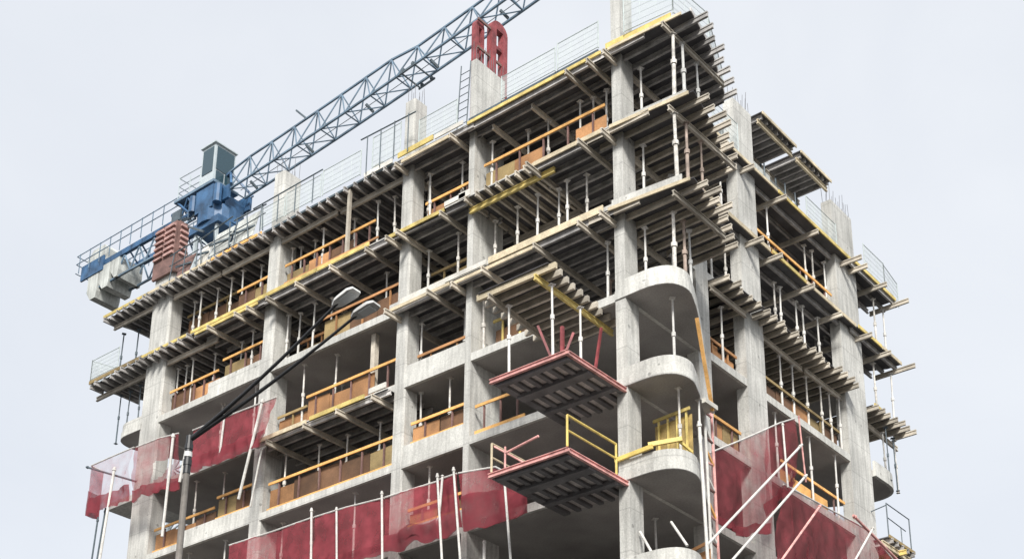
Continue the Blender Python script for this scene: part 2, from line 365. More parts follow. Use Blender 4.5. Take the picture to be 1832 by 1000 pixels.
# left end
lf = [(-23.32,YE),(-26.3,YE+.1),(-26.0,1.0),(-24.6,3.6),(-23.32,5.2)]
deck(3,'F',lf,'y',.46,[('x',.0,-26.2,-23.4,B_),('x',2.2,-25.4,-23.4,B_)],[(-26.4,YE-.03,-23.3,YE-.03,Yl,.0,.14),(-26.35,YE,-26.0,1.0,'joist',-.1,.1),(-26.0,1.0,-24.6,3.6,'joist',-.1,.1)],over=(.1,.15))
lf2 = [(-23.32,YE),(-26.85,YE+.1),(-26.5,1.0),(-25.0,3.6),(-23.32,5.2)]
deck(2,'F',lf2,'y',.46,[('x',.2,-27.2,-23.4,B_),('x',2.2,-26.3,-23.4,B_)],[(-26.9,YE-.03,-23.3,YE-.03,'olive',.0,.16),(-26.85,YE,-26.5,1.0,'joist',-.1,.1),(-26.5,1.0,-25.0,3.6,'joist',-.1,.1)],over=(.1,.15))
# right face
RS = [(-.05,4.16),(.62,4.16),(.62,15.3),(-6.5,15.3),(-6.5,7.05),(-.05,7.05)]
deck(3,'S',RS,'y',.55,[('x',5.6,-1,.9,B_),('x',7.3,-3,.95,B_),('x',9.6,-3,.95,B_),('x',12.3,-3,.8,B_),('x',14.9,-3,1.3,B_)],
     [(.66,4.6,.66,9.5,Cr,-.06,.06),(.66,9.6,.66,15.3,Yl,-.06,.08)])
deck(2,'S',RS,'y',.55,[('x',5.3,-1,1.0,B_),('x',7.4,-3,1.1,B_),('x',8.8,-3,1.1,B_),('x',11.3,-3,1.0,B_),('x',13.6,-3,.9,B_)],
     [(.66,4.2,.66,8.7,Cr,-.06,.1),(.70,8.8,.66,11.3,Yl,-.06,.08),(.66,11.4,.66,15.3,Cr,-.06,.08)])
deck(1,'S',[(-6.5,7.55),(.85,7.55),(.85,14.7),(-6.5,14.7)],'x',.48,[('y',.14,8.5,11.6,B_),('y',.16,11.7,14.5,B_)],[(.5,7.6,.5,8.3,'white_board',.02,.2)],over=(0,.05),jm='bearer')
def rt(x): return [(-3.2,15.32),(x,15.32),(x,19.2),(.1,19.2),(-1.2,18.6)]
deck(3,'T',rt(.68),'y',.5,[('x',15.6,-2.2,1.2,B_),('x',17.3,-2,1.2,B_),('x',19.05,-.4,1.35,B_)],[(.72,15.4,.72,19.2,Yl,-.06,.08)])
deck(2,'T',rt(.68),'y',.5,[('x',15.7,-2.2,1.1,B_),('x',17.5,-2,1.05,B_),('x',19.05,-.4,1.35,B_)],[(.72,15.4,.72,17.4,Yl,-.06,.08),(.72,17.5,.72,19.2,Cr,-.06,.08)])
deck(1,'T',[(-3,16.3),(.62,16.3),(.62,19.4),(-.4,19.2),(-1.4,18.8)],'x',.5,[('y',-.05,16.4,19.9,B_)],[(.66,16.4,.66,17.2,'yellow',.0,.1)],over=(0,.15),jm='bearer')
# ------------------------------------------------------------------ shoring props
ORD = ['first','second','third','fourth','fifth','sixth','seventh','eighth','ninth','tenth']
cache = {}
def prop(x, y, z0, z1, label, thick=1.0, mat='steel_white', tilt=(0,0)):
    if mat == 'steel' and random.random() < .4: mat = 'rust_steel'
    elif thick == 1.0 and mat == 'steel_white' and random.random() < .3: mat = 'steel_stained'
    t = thing('shoring_prop', label, 'prop', (x,y,z0), 'steel props holding up the formwork and slabs')
    h = round(z1-z0, 2); k = (h, thick, mat)
    if k not in cache:
        r = .043*thick; hm = h*(.48+.12*((h*37)%1))
        a = MB().box(-.07,.07,-.07,.07,0,.012).tube((0,0,.012),(0,0,hm),r,8).tube((0,0,hm-.11),(0,0,hm+.03),r*1.55,8)
        b = MB().tube((0,0,hm+.03),(0,0,h-.012),r*.8,8).box(-.09,.09,-.09,.09,h-.012,h)
        ms = []
        for nm, q in (('outer_tube',a),('inner_tube',b)):
            me = bpy.data.meshes.new(nm); me.from_pydata([tuple(v) for v in q.v], [], q.f); me.materials.append(M[mat]); me.update(); ms.append((nm,me))
        cache[k] = ms
    for nm, me in cache[k]:
        o = bpy.data.objects.new(nm, me); col.objects.link(o); o.parent = t
    t.rotation_euler = (tilt[0]+U(-.015,.015), tilt[1]+U(-.015,.015), U(0,3))
    return t
PL = {(2,'B'):[-.75,-1.24,-1.74,-3.15,-3.99,-5.35],(2,'C'):[-6.89,-8.21,-8.60],(2,'D'):[-10.14,-10.84,-12.29,-13.65,-14.5,-15.26,-15.55],
(2,'E'):[-17.43,-18.26,-19.06,-20.08,-20.88,-21.66],(1,'B'):[-5.43,-4.33,-3.38,-2.68,-2.16,-1.48],(1,'C'):[-6.88,-8.41],
(1,'D'):[-10.52,-13.34,-14.13,-15.05,-15.51],(1,'E'):[-17.48,-18.47,-19.99,-21.01,-21.68,-22.15],(0,'B'):[-5.6,-.6],(0,'C'):[-6.72,-8.5],
(0,'D'):[-12.87,-14.34,-10.78],(0,'E'):[-16.98,-19.08],(-1,'C'):[-7.09,-8.5],(-1,'D'):[-15.09,-13.52,-12.12,-10.56],(-1,'E'):[-18.82,-20.27],
(-2,'D'):[-11.3,-13.54,-15.25],(-2,'C'):[-7.9],(-2,'E'):[-18.2,-20.3]}
FORM = {(2,k):.436 for k in 'ABCDEFRST'}; FORM.update({(1,k):.436 for k in 'ABCDEFRST'}); FORM.update({(0,k):.436 for k in 'ABCRST'}); FORM[(-1,'D')] = .44
for (n,b), xs in PL.items():
    xs = sorted(xs); zb = 3*n+(TH if n <= 0 else .24 if n == 1 and b in 'ABC' else TH if n == 1 else .2); zt = 3*n+3-FORM.get((n,b),.0)
    for i, x in enumerate(xs):
        y = .5+U(-.12,.25)
        zz = zt
        prop(x, y, zb, zz, f"{ORD[i]} white prop from left, front row, {BAYN[b]}, {STO[n]}")
    if n >= 0:
        lo, hi = {'B':(-5.4,-.4),'C':(-8.4,-6.4),'D':(-15.4,-9.7),'E':(-22,-16.8)}[b]
        m = max(2, int((hi-lo)/1.7)); 
        for r, yy in ((1,2.4),(2,4.2)):
            for i in range(m):
                x = lo+(hi-lo)*(i+.5)/m+U(-.25,.25)
                prop(x, yy+U(-.2,.2), zb, zt, f"{ORD[i]} prop from left, {['','second','third'][r]} row back, {BAYN[b]}, {STO[n]}", mat='steel')
PR = {(2,'S'):[9.63,12.68,13.21,14.2],(1,'S'):[9.97,10.4,11.64,12.1,13.15],(1,'R'):[5.6,6.6],(1,'T'):[17.7,18.9],(2,'T'):[17.9,18.9],(0,'T'):[18.0,18.9],
(0,'S'):[10.03,10.97,12.02,13.0,13.7,14.3],(0,'R'):[5.9],(-1,'S'):[11.77,13.7],(-1,'R'):[9.3],(2,'R'):[4.9,6.3]}
for (n,b), ys in PR.items():
    zb = 3*n+(.2 if n > 1 else TH); zt = 3*n+3-FORM.get((n,b),0)
    for i, y in enumerate(sorted(ys)):
        out = b == 'T'
        zb2 = zb
        if out and n == 2: zb2 = 6.0
        if out and n == 1: zb2 = 3.0
        prop((.1 if b != 'T' else .25)+U(-.12,.08), y, zb2, zt, f"{ORD[i]} white prop counted from the corner, {BAYN[b]}, {STO[n]}")
    if b == 'S':
        for i in range(4): prop(-1.8+U(-.3,.3), 8.8+i*1.5+U(-.3,.3), zb, zt, f"{ORD[i]} prop in the second row back, {BAYN[b]}, {STO[n]}", mat='steel')
# corner overhang: pairs of heavy props standing one above the other
for n, zb in ((2,6.02),(1,3.02),(0,TH)):
    zt = 3*n+3-.436; x0 = 2.32 if n else 1.78
    prop(x0+.08, -.12 if n else .42, zb, zt, f"thick white prop at the outer corner overhang, {STO[n]}", 1.5, 'steel_stained')
    prop(x0+.12, .42 if n else .95, zb, zt, f"slimmer grey prop just behind the thick corner prop, {STO[n]}", 1.3, 'steel')
    prop(x0-.02, 1.5, zb, zt, f"grey prop deep under the corner overhang, {STO[n]}", 1.0, 'steel')
    prop(.75, .55, zb, zt, f"white prop just right of the corner column, {STO[n]}")
    prop(.62, 2.3, zb, zt, f"grey prop set back right of the corner column, {STO[n]}", 1.0, 'steel')
prop(1.45,.9,-3+TH,0,'white prop under the rounded corner balcony, third storey balcony ceiling')
prop(1.5,1.0,-6+TH,-3,'white prop in the balcony with yellow boards, left one'); prop(1.55,2.0,-6+TH,-3,'white prop in the balcony with yellow boards, right one')
prop(-.6,2.8,-9+TH,-6,'lone white prop deep inside the dark bay below the loading platforms')
# timber post and left-end thin props
for i,(x,z0,z1) in enumerate(((-25.9,3+.3,5.56),(-25.3,3+.3,5.56),(-24.5,3.3,5.56),)):
    prop(x,.5,z0,z1,f"{ORD[i]} thin grey prop from left at the left end, second storey down",.7,'dark_steel')
for i,(x,z0,z1) in enumerate(((-26.1,6.0,8.56),(-25.3,6.0,8.56),(-24.6,6.0,8.56))):
    prop(x,.4+.2*i,z0,z1,f"{ORD[i]} thin grey prop from left at the left end, top storey",.8,'dark_steel')
for i,(x,y) in enumerate(((.5,17.6),(.3,18.7))):
    prop(x,y,TH,2.58,f"{ORD[i]} thin dark prop beyond the right end column, third storey down",.7,'dark_steel')
tp = MB().bar((-11.55,-.35,6.2),(-11.55,-.35,8.95),.12,.12)
tag(tp.build('timber_post','bearer'),'square timber post standing at the deck edge left of the narrow bay, top storey','post')
tp = MB().bar((-10.75,.5,.28),(-10.75,.5,2.98),.2,.2)
tag(tp.build('timber_post','bearer'),'thick square post behind the orange rail, third storey down','post')
# ------------------------------------------------------------------ safety rails with boards behind
def barrier(p0, p1, z0, h, label, panel='brown', posts=4, rail='orange', toe=True, dip=0, pz=(.08,.9), gaps=()):
    p0 = Vector((*p0,z0)); p1 = Vector((*p1,z0)); d = p1-p0; nrm = Vector((-d.y,d.x,0)).normalized()
    t = thing('safety_barrier', label, 'barrier', tuple(p0), 'site safety barriers along the floor edges')
    up = Vector((0,0,1))
    MB().bar(p0+up*h, p1+up*(h-dip), .045, .10).build('top_rail', rail, t)
    if toe: MB().bar(p0+up*.10, p1+up*.10, .05, .14).build('toe_board', 'orange' if rail == 'orange' else rail, t)
    for i in range(posts):
        q = p0+d*((i+.5)/posts) if posts > 1 else p0+d*.5
        MB().bar(q+nrm*.05, q+nrm*.05+up*(h-.05), .06, .05).build('post', 'rust' if rail == 'orange' else rail, t)
    if panel:
        k = max(1, round(d.length/1.25)); L = d/k
        for i in range(k):
            if i in gaps or (rail == 'orange' and i and random.random() < .1): continue
            a = p0+L*i+nrm*(.10+U(0,.05)); e = p0+L*(i+1)*1-L*.02+nrm*(.10+U(0,.05))
            za = h*pz[0]; zb = h*pz[1]*U(.86,1.06)
            pm = random.choice((panel,panel,'board_dark','board_dark','olive' if panel == 'brown' else 'brown')) if panel in ('brown','olive') else panel
            MB().bar(a+up*(za+zb)/2, e+up*(za+zb)/2+up*U(-.03,.03), .02, zb-za).build('board', pm, t)
    return t
def L_(n, b, s): return f"{s}, {BAYN[b]}, {STO[n]}"
barrier((-5.6,.3),(-.5,.3),6.2,1.42,L_(2,'B','red-brown boarded barrier with thin orange rail'),'brown',5)
barrier((-8.5,.5),(-6.2,.5),6.2,1.25,L_(2,'C','low orange-railed barrier with brown boards'),'brown',3)
barrier((-15.6,.25),(-10.75,.25),6.2,1.42,L_(2,'D','brown boarded barrier with orange rail'),'brown',7)
barrier((-18.3,.2),(-16.4,.2),6.2,1.3,L_(2,'E','short brown barrier with orange rail'),'brown',2)
barrier((-22.2,.8),(-17.2,.8),6.2,1.9,L_(2,'E','tall olive boarded screen behind props'),'olive',3,'olive')
barrier((-5.6,2.6),(-.4,2.6),3.24,1.7,L_(1,'B','olive-brown boarded screen set back from the edge'),'olive',4,'brown')
barrier((-8.5,.9),(-6.2,.9),3.24,1.5,L_(1,'C','olive boarded screen of wide planks'),'olive',2,'olive')
barrier((-15.4,1.1),(-13.9,1.1),3.28,1.3,L_(1,'D','stack of narrow olive boards'),'olive',2,'brown')
barrier((-13.4,.35),(-9.3,.35),3.28,1.25,L_(1,'D','olive boards with low brown rail'),'olive',3,'brown')
barrier((-22.2,.3),(-19.2,.3),3.28,1.1,L_(1,'E','brown boarded barrier with orange rail, left half'),'brown',5)
barrier((-19.1,.4),(-16.5,.4),3.28,1.55,L_(1,'E','taller brown barrier with orange rail above white parapet'),'brown',3)
barrier((-8.55,.4),(-6.2,.4),.28,1.0,L_(0,'C','olive boards behind white parapet'),'olive',2,'brown')
barrier((-5.6,.9),(-3.4,.9),.28,1.5,L_(0,'B','yellowish board stack beside the wall end'),'olive',3,'yellow')
barrier((-13.9,.25),(-9.4,.25),.28,1.15,L_(0,'D','brown boarded barrier with bright orange rail'),'brown',5)
barrier((-15.6,.4),(-14.0,.4),.28,.9,L_(0,'D','low olive board panel at left'),'olive',1,'olive')
barrier((-8.55,.2),(-6.15,.2),-2.2,.85,L_(-1,'C','orange-railed brown panel standing on white parapet'),'brown',2)
barrier((-5.65,.12),(-3.6,.12),-2.72,1.05,L_(-1,'B','orange rail with wood panel beside wall end'),'brown',3,gaps=(0,))
barrier((-15.6,.2),(-9.3,.2),-2.72,1.15,L_(-1,'D','long brown boarded barrier with orange rail'),'brown',6)
barrier((-22.2,.2),(-18.6,.2),-2.72,1.05,L_(-1,'E','brown boarded barrier with orange rail, left'),'brown',3)
barrier((-18.5,.2),(-16.5,.2),-2.3,1.0,L_(-1,'E','brown panel with orange rail above white parapet'),'brown',2)
barrier((-22.2,.25),(-18.6,.25),-5.72,1.0,L_(-2,'E','orange railed olive boards'),'olive',3)
barrier((-8.55,.2),(-6.15,.2),-5.2,.7,L_(-2,'C','orange barrier seen through red net'),'brown',2)
barrier((.2,8.5),(.2,14.3),6.2,.85,L_(2,'S','orange slatted barrier'),'orange',6,gaps=(0,2,4))
barrier((.12,4.9),(.12,6.9),-2.72,.95,L_(-1,'R','orange-framed olive barrier'),'olive',2)
barrier((.1,9.6),(.1,14.3),-2.72,1.0,L_(-1,'S','orange-brown boarded barrier'),'orange',3,pz=(.1,.8))
barrier((.1,8.6),(.1,14.3),.28,.9,L_(0,'S','olive board heap behind the row of props'),'olive',2,'olive')
barrier((.1,4.9),(.1,6.9),.28,.8,L_(0,'R','brown low boards'),'brown',2,'brown')
# balcony with yellow boards
barrier((.4,1.25),(1.75,1.15),-5.72,2.05,'tall yellow-brown boarded screen with pale posts in a rounded corner balcony','board_yellow',4,'yellow',pz=(.0,1.0))
t = thing('yellow_edge_formwork','bright yellow timber strips lying along the rounded balcony parapet','formwork',(.4,0,-5.2))
MB().bar((-.05,-.1,-5.3),(1.25,-.11,-5.24),.08,.13).build('strip','yellow_steel',t); MB().bar((1.05,-.02,-5.1),(1.92,.42,-5.0),.08,.13).build('strip','yellow_steel',t)
MB().bar((1.8,.4,-5.02),(2.0,.8,-5.3),.07,.07).build('brace','yellow_steel',t)
barrier((.4,2.6),(1.5,2.2),-8.72,1.2,'brown board panel inside the lowest rounded balcony','brown',1,'brown')
for i,(p,q) in enumerate((((.45,.35,-7.5),(.95,.15,-8.3)),((1.15,.9,-7.2),(1.85,.6,-8.2)))):
    tag(MB().tube(p,q,.04).build('leaning_pole','steel_white'),['white pole leaning beside the corner column in the lowest balcony','white pole leaning diagonally in front of the lowest balcony boards'][i],'pole')
# ------------------------------------------------------------------ roof-edge mesh screens
def screen(p0, p1, z0, h, label, zt=None, rail='screen_wire'):
    z1 = z0 if zt is None else zt
    a = Vector((*p0,z0)); e = Vector((*p1,z1)); up = Vector((0,0,1)); d = e-a
    t = thing('mesh_screen', label, 'screen', tuple(a), 'wire mesh edge screens')
    nrm = Vector((-d.y,d.x,0)).normalized()
    MB().add([a+up*.05,e+up*.05,e+up*h,a+up*h],[(0,1,2,3)]).build('mesh','screen',t)
    f = MB().tube(a+up*h,e+up*h,.016,6).tube(a+up*.05,e+up*.05,.014,6)
    f.tube(a,a+up*(h+.04),.02,6).tube(e,e+up*(h+.04),.02,6)
    k = max(2,int(d.length/.5))
    for i in range(1,k):
        f.tube(a+d*i/k+up*.05,a+d*i/k+up*h,.005,4)
    for j in range(1,5): f.tube(a+up*h*j/5,e+up*h*j/5,.005,4)
    f.build('frame',rail,t)
    return t
E0 = -.5
screen((.85,E0),(2.6,E0+.15),9.2,1.3,'mesh screen right of the top corner column stub')
screen((2.6,E0+.15),(2.75,1.5),9.1,1.2,'mesh screen turning the outermost roof corner')
screen((2.7,1.6),(1.75,4.0),9.1,1.15,'mesh screen down the slanted roof edge right of the corner')
screen((-1.8,E0),(-.15,E0),9.15,1.05,'pale mesh screen left of the top corner column stub')
screen((-4.2,E0),(-1.9,E0),9.15,.95,'fine mesh screen right of the sloping-topped roof wall')
screen((-8.0,E0),(-6.2,E0),9.2,1.0,'mesh screen between the ladder and the round-topped column stub')
screen((-10.3,E0),(-8.9,E0),9.2,1.35,'mesh screen left of the round-topped column stub')
screen((-12.9,E0),(-10.9,E0),9.2,1.1,'mesh screen with dark rail left of the tiny column stub')
screen((-14.9,E0),(-13.0,E0),9.2,1.0,'mesh screen with dark rail right of the crane cab')
screen((-16.3,E0),(-15.0,E0),9.2,.9,'short mesh screen at the slim column stub under the crane')
screen((.7,16.5),(.7,18.3),9.1,1.2,'mesh screen right of the end column stub on the roof')
screen((.7,18.3),(.5,20.0),9.1,1.15,'mesh screen at the far right roof corner')
screen((.6,5.2),(.6,6.9),9.1,1.25,'mesh screen left of the tall right-face column stub')
screen((.6,11.9),(.6,14.3),9.1,1.0,'mesh screen below the raised table forms')
screen((-26.9,YE),(-25.0,YE),6.2,.95,'mesh screen on the left end overhang one deck below the roof')
screen((-26.9,YE),(-26.5,1.0),6.2,.95,'mesh screen returning along the far left end')
# roof-edge dark rails running past the stubs
for i,(x0,x1,za,zb,nm) in enumerate(((-10.9,-8.15,10.72,10.62,'thin dark rail crossing the round-topped column stub'),(-16.8,-12.9,10.3,10.35,'thin dark rail crossing the slim column stub'))):
    r = MB().tube((x0,E0-.05,za),(x1,E0-.05,zb),.028,6)
    for q in range(4): xx = x0+(x1-x0)*(q+.5)/4; r.tube((xx,E0-.05,9.1),(xx,E0-.05,za),.022,6)
    tag(r.build('guard_rail','dark_steel'),nm,'rail')
# ------------------------------------------------------------------ roof clutter
t = thing('ladder','thin steel ladder standing on the roof left of the sloping-topped wall','ladder',(-6.6,.2,9.2))
for x in (-6.85,-6.4): MB().tube((x,.2,9.2),(x-.02,.4,12.55),.022,6).build('stile','dark_steel',t)
for i in range(9): MB().tube((-6.85,.22+.02*i,9.5+.33*i),(-6.4,.22+.02*i,9.5+.33*i),.015,6).build('rung','dark_steel',t)
# red steel climbing frame behind the wall
def arch_panel(y0, y1, x, z0, z1, holes, name):
    m = MB(); w = y1-y0
    m.box(x-.12,x+.12,y0,y0+w*.30,z0,z1-.35); m.box(x-.12,x+.12,y1-w*.30,y1,z0,z1-.35)
    pts = [(y0,z1-.35)]; N = 8
    for i in range(N+1): a = math.pi-math.pi*i/N; pts.append(((y0+y1)/2+w/2*math.cos(a), z1-.35+.4*math.sin(a)))
    v = [(x+sx,yy,zz) for sx in (-.12,.12) for yy,zz in pts]; n = len(pts)
    m.add(v,[tuple(range(n)),tuple(range(n,2*n))[::-1]]+[(i,n+i,n+(i+1)%n,(i+1)%n) for i in range(n)])
    for h in holes: m.box(x-.09,x+.09,y0+w*.29,y1-w*.29,h,h+.14)
    return m
t = thing('steel_formwork','dark red steel wall formwork with tall slots rising behind the roof wall','formwork',(-5.9,.6,9.2))
arch_panel(.55,.98,-6.42,9.3,14.55,(12.3,13.4),'p').build('frame_panel','red_steel',t)
arch_panel(1.2,2.1,-6.25,9.3,14.9,(12.1,13.7),'p').build('frame_panel','red_steel',t)
for p,q in (((-6.2,.5,13.15),(-6.2,2.05,13.15)),((-6.2,.5,14.4),(-6.2,1.3,14.4))): MB().bar(p,q,.06,.09).build('tie_bar','rust',t)
# ribbed rusty column form on the far left column
t = thing('column_formwork','rusty pink ribbed column formwork on the far left column of the roof','formwork',(-23,.2,9.2))
for nm,x0,x1,y0,y1 in (('front',-23.62,-22.25,-.16,-.06),('side',-22.27,-22.17,-.06,.42)):
    MB().box(x0,x1,y0,y1,9.9,12.35).build('form_panel','rust',t)
    r = MB()
    for i in range(6):
        z = 10.75+i*.27
        if nm == 'front': r.box(x0+.06,-23.0,y0-.1,y0+.01,z,z+.1); r.box(-22.9,x1-.04,y0-.1,y0+.01,z,z+.12)
        else: r.box(x0,x1+.09,y0+.05,y1-.05,z,z+.1)
    r.build('rib','rib_red',t)
MB().bar((-22.1,.3,12.2),(-21.0,.3,11.5),.08,.08).build('brace','dark_steel',t)
# small boards, boxes and railings on the far left of the roof
bx = [(-21.7,-20.9,9.2,10.25,'rust','rusty panel leaning on the roof edge right of the ribbed column form'),(-20.4,-19.8,9.25,10.35,'white_board','narrow white panel on the roof between rails, far left'),
      (-19.6,-18.5,9.35,10.55,'counter','grey board panel on the roof below the crane cab, left one'),(-18.3,-17.0,9.3,10.6,'counter','grey board panel on the roof below the crane cab, right one')]
for x0,x1,z0,z1,m,lb in bx:
    t = thing('board_panel',lb,'panel',(x0,-.3,z0))
    MB().add([(x0,-.36,z0),(x1,-.36,z0),(x1,-.05,z1),(x0,-.05,z1),(x0,-.32,z0),(x1,-.32,z0),(x1,-.01,z1),(x0,-.01,z1)],[(0,1,2,3),(7,6,5,4),(0,4,5,1),(3,2,6,7),(0,3,7,4),(1,5,6,2)]).build('sheet',m,t)
    MB().bar((x0,-.40,z0+.5),(x1,-.24,z0+.5),.05,.08).build('batten','dark_steel',t)
for i in range(3):
    x0 = -22.0+i*2.0; t = thing('guard_rail',f"{ORD[i]} dark roof-edge railing from left below the crane counter-jib",'rail',(x0,E0,9.2))
    MB().tube((x0,E0,10.3),(x0+1.9,E0,10.3+U(-.1,.25)),.03,6).build('top_rail','dark_steel',t)
    MB().tube((x0,E0,9.8),(x0+1.9,E0,9.85),.022,6).build('mid_rail','dark_steel',t)
    for q in range(3): MB().tube((x0+.1+q*.85,E0,9.1),(x0+.1+q*.85+U(-.2,.2),E0,10.35),.025,6).build('post','dark_steel',t)
# raised table forms on the roof, right side
def table(y0,y1,label):
    z = 12.4; t = thing('table_form',label,'formwork',((.4-2.6)/2,(y0+y1)/2,9.2),'raised table forms on the roof')
    MB().box(-3.0,.4,y0,y1,z-.03,z).build('plywood_sheet','ply',t)
    for k in range(7): MB().ibeam((-3.0,y0+.15+k*(y1-y0-.3)/6,z-.13),(.34,y0+.15+k*(y1-y0-.3)/6,z-.13)).build('joist','joist',t)
    MB().ibeam((.2,y0,z-.335),(.2,y1,z-.335)).build('bearer','cream',t); MB().ibeam((-1.1,y0-.1,z-.335),(-1.1,y1+.1,z-.335)).build('bearer','bearer',t)
    MB().bar((.43,y0,z-.05),(.43,y1,z-.05),.04,.12).build('edge_board','cream',t)
    for x in (-.95,-2.6):
        for y in (y0+.4,y1-.4): MB().tube((x,y,9.2),(x,y,z-.44),.04).build('leg','dark_steel',t)
table(9.15,11.75,'dark raised table form on the roof nearest the column stub'); table(12.1,14.6,'dark raised table form on the roof farther right')
t = thing('wall_formwork','greenish sheet panels standing under the raised table forms','formwork',(-.4,10,9.2))
MB().box(-.5,-.44,9.2,11.1,9.2,11.0).build('sheet','counter',t); MB().box(-.7,-.64,11.5,13.2,9.2,11.2).build('sheet','counter',t)
for y in (9.6,10.6,12.2,13.0): MB().tube((-.4,y,9.2),(-.4,y,11.3),.03,6).build('post','dark_steel',t)
# ------------------------------------------------------------------ loading platforms
def platform(z, label, rails):
    x0,x1,y0,y1 = -2.4,.30,-2.85,.6
    t = thing('loading_platform',label,'platform',((x0+x1)/2,(y0+y1)/2,z),'red steel loading platforms')
    MB().box(x0+.05,x1-.05,y0+.05,y1,z+.02,z+.07).build('deck','platform_deck',t)
    for a,b_,m_ in (((x0-.1,y0,z),(x1+.05,y0,z),'pink'),((x1,y0-.03,z-.002),(x1,y1,z-.002),'pink'),((x0,y0+.1,z-.004),(x0,y1,z-.004),'platform')):
        MB().prof(a,b_,[(-.05,-.07),(.05,-.07),(.05,-.05),(.015,-.05),(.015,.05),(.05,.05),(.05,.07),(-.05,.07)]).build('edge_beam',m_,t)
    for y,w_ in ((y0+.2,.16),(-1.62,.34),(-.45,.2)): MB().prof((x0+.06,y,z-.07),(x1-.06,y,z-.07),[(-w_/2,-.08),(w_/2,-.08),(w_/2,.08),(-w_/2,.08)]).build('main_beam','platform',t)
    for i in range(7):
        x = x0+.12+i*.41; MB().bar((x,y0+.3,z-.03),(x,y1,z-.03),.15,.09).build('cross_beam','platform',t)
    if rails:
        def rail(p,q,h,mat):
            p=Vector(p);q=Vector(q);up=Vector((0,0,h)); r=MB().tube(p,p+up,.035).tube(q,q+up,.035).tube(p+up,q+up,.035).tube(p+up*.52,q+up*.52,.03); return r.build('guard_rail',mat,t)
        rail((x1,y0,z+.1),(x1,y0+2.3,z+.1),.95,'yellow_steel')
        rail((x0,y0,z+.1),(x0,y0+1.5,z+.1),.9,'cream')
        MB().tube((x0+.5,y0,z+.55),(x0+1.7,y0,z+.72),.035).tube((x0,y0+.1,z+.95),(x0+1.0,y0+.9,z+.2),.03).tube((x0+.5,y0,z+.1),(x0+.5,y0,z+.75),.03).build('loose_rail','pink',t)
    return t
p2 = platform(-3.1,'red steel loading platform carrying the timber canopy props',False)
for x,y,l in ((-.55,.0,2.3),(.05,-2.2,.9)): MB().bar((x-.25,y-.2,-3.0),(x,y,-3.0+l),.07,.07).build('upright','red_steel',p2)
MB().bar((-.2,-2.4,-3.0),(-.2,-2.4,-1.9),.09,.09).build('upright','red_steel',p2); MB().bar((-.75,-1.9,-3.0),(-1.25,-2.2,-1.4),.07,.07).build('upright','red_steel',p2)
platform(-6.1,'lower red steel loading platform with yellow guard rail',True)
# timber canopy above the upper platform
t = thing('formwork_deck','small timber canopy deck projecting above the upper red loading platform','formwork',(-1.5,-1,-.5),'timber formwork decks under the slabs')
MB().poly([(-2.95,-2.95),(-.3,-2.95),(-.75,1.2),(-2.95,1.2)],-.022,-.002).build('plywood_sheet','ply',t)
for i in range(10):
    y = -2.85+i*.41; MB().bar((-3.0-U(0,.2),y,-.123),(-.12-i*.055+U(-.06,.12),y+U(-.03,.03),-.123),.1,.2).build('joist','bearer' if i else 'cream',t)
MB().ibeam((-.74,-3.0,-.333),(-.84,1.0,-.333)).build('bearer','yellow',t); MB().ibeam((-2.45,-3.05,-.333),(-2.75,.9,-.333)).build('bearer','bearer',t)
for i,(x,y) in enumerate(((-.5,-2.45),(-.62,-.95),(-2.2,-2.35))):
    prop(x,y,-2.98,-.44,['white prop under the canopy front, standing near the platform corner','white prop under the canopy standing on the right beam of the platform','white prop under the left front of the canopy'][i])
# ------------------------------------------------------------------ safety nets
def net(top, bot, y0s, label, axis='x', seed=0, fold=.22, nv=14, billow=.22, holes=None, mat='net'):
    """top and bot: lists of (u, z) stations joined into a hanging cloth; y0s: offset of the cloth from the facade axis"""
    t = thing('safety_net',label,'net',((top[0][0],y0s,top[0][1]) if axis=='x' else (y0s,top[0][0],top[0][1])),'dark red safety nets')
    def samp(L,s):
        k = s*(len(L)-1); i = min(int(k),len(L)-2); f = k-i; return (L[i][0]+(L[i+1][0]-L[i][0])*f, L[i][1]+(L[i+1][1]-L[i][1])*f)
    nu = max(12,int(abs(top[-1][0]-top[0][0])*7))
    def grid(v0,v1,extra):
        vs=[];fs=[]
        for j in range(nv+1):
            v=v0+(v1-v0)*j/nv
            for i in range(nu+1):
                s=i/nu; a=samp(top,s); b_=samp(bot,s)
                u=a[0]+(b_[0]-a[0])*v; z=a[1]+(b_[1]-a[1])*v
                w=noise.noise(Vector((u*1.3+seed*9,z*.5,seed)))*billow+noise.noise(Vector((u*3.5,z*1.6,seed+4)))*billow*.45
                w+=noise.noise(Vector((u*7+z*1.5,z*.8,seed+8)))*billow*.28; w*=min(1,.25+v*1.5); z+=(noise.noise(Vector((u*1.6,seed,3)))*.16+noise.noise(Vector((u*4,seed,7)))*.025)*v*(1.6 if v>.9 else 1)
                d=y0s-abs(w)*.2+w-extra*(1+.4*math.sin(u*5))
                vs.append((u,d,z) if axis=='x' else (d,u,z))
        for j in range(nv):
            for i in range(nu):
                if holes and extra==0 and holes(i/nu,(j+.5)/nv): continue
                a=j*(nu+1)+i; fs.append((a,a+1,a+nu+2,a+nu+1))
        return MB().add(vs,fs)
    grid(0,1,0).build('netting',mat,t,smooth=True)
    if fold: grid(1-fold,1,.05).build('folded_hem','net_fold',t,smooth=True)
    m=MB(); k=len(top)*4; pts=[samp(top,i/k) for i in range(k+1)]
    for (u0,z0),(u1,z1) in zip(pts,pts[1:]):
        p,q=((u0,y0s,z0),(u1,y0s,z1)) if axis=='x' else ((y0s,u0,z0),(y0s,u1,z1)); m.tube(p,q,.03,6)
    m.build('edge_rope','steel_white',t)
    return t
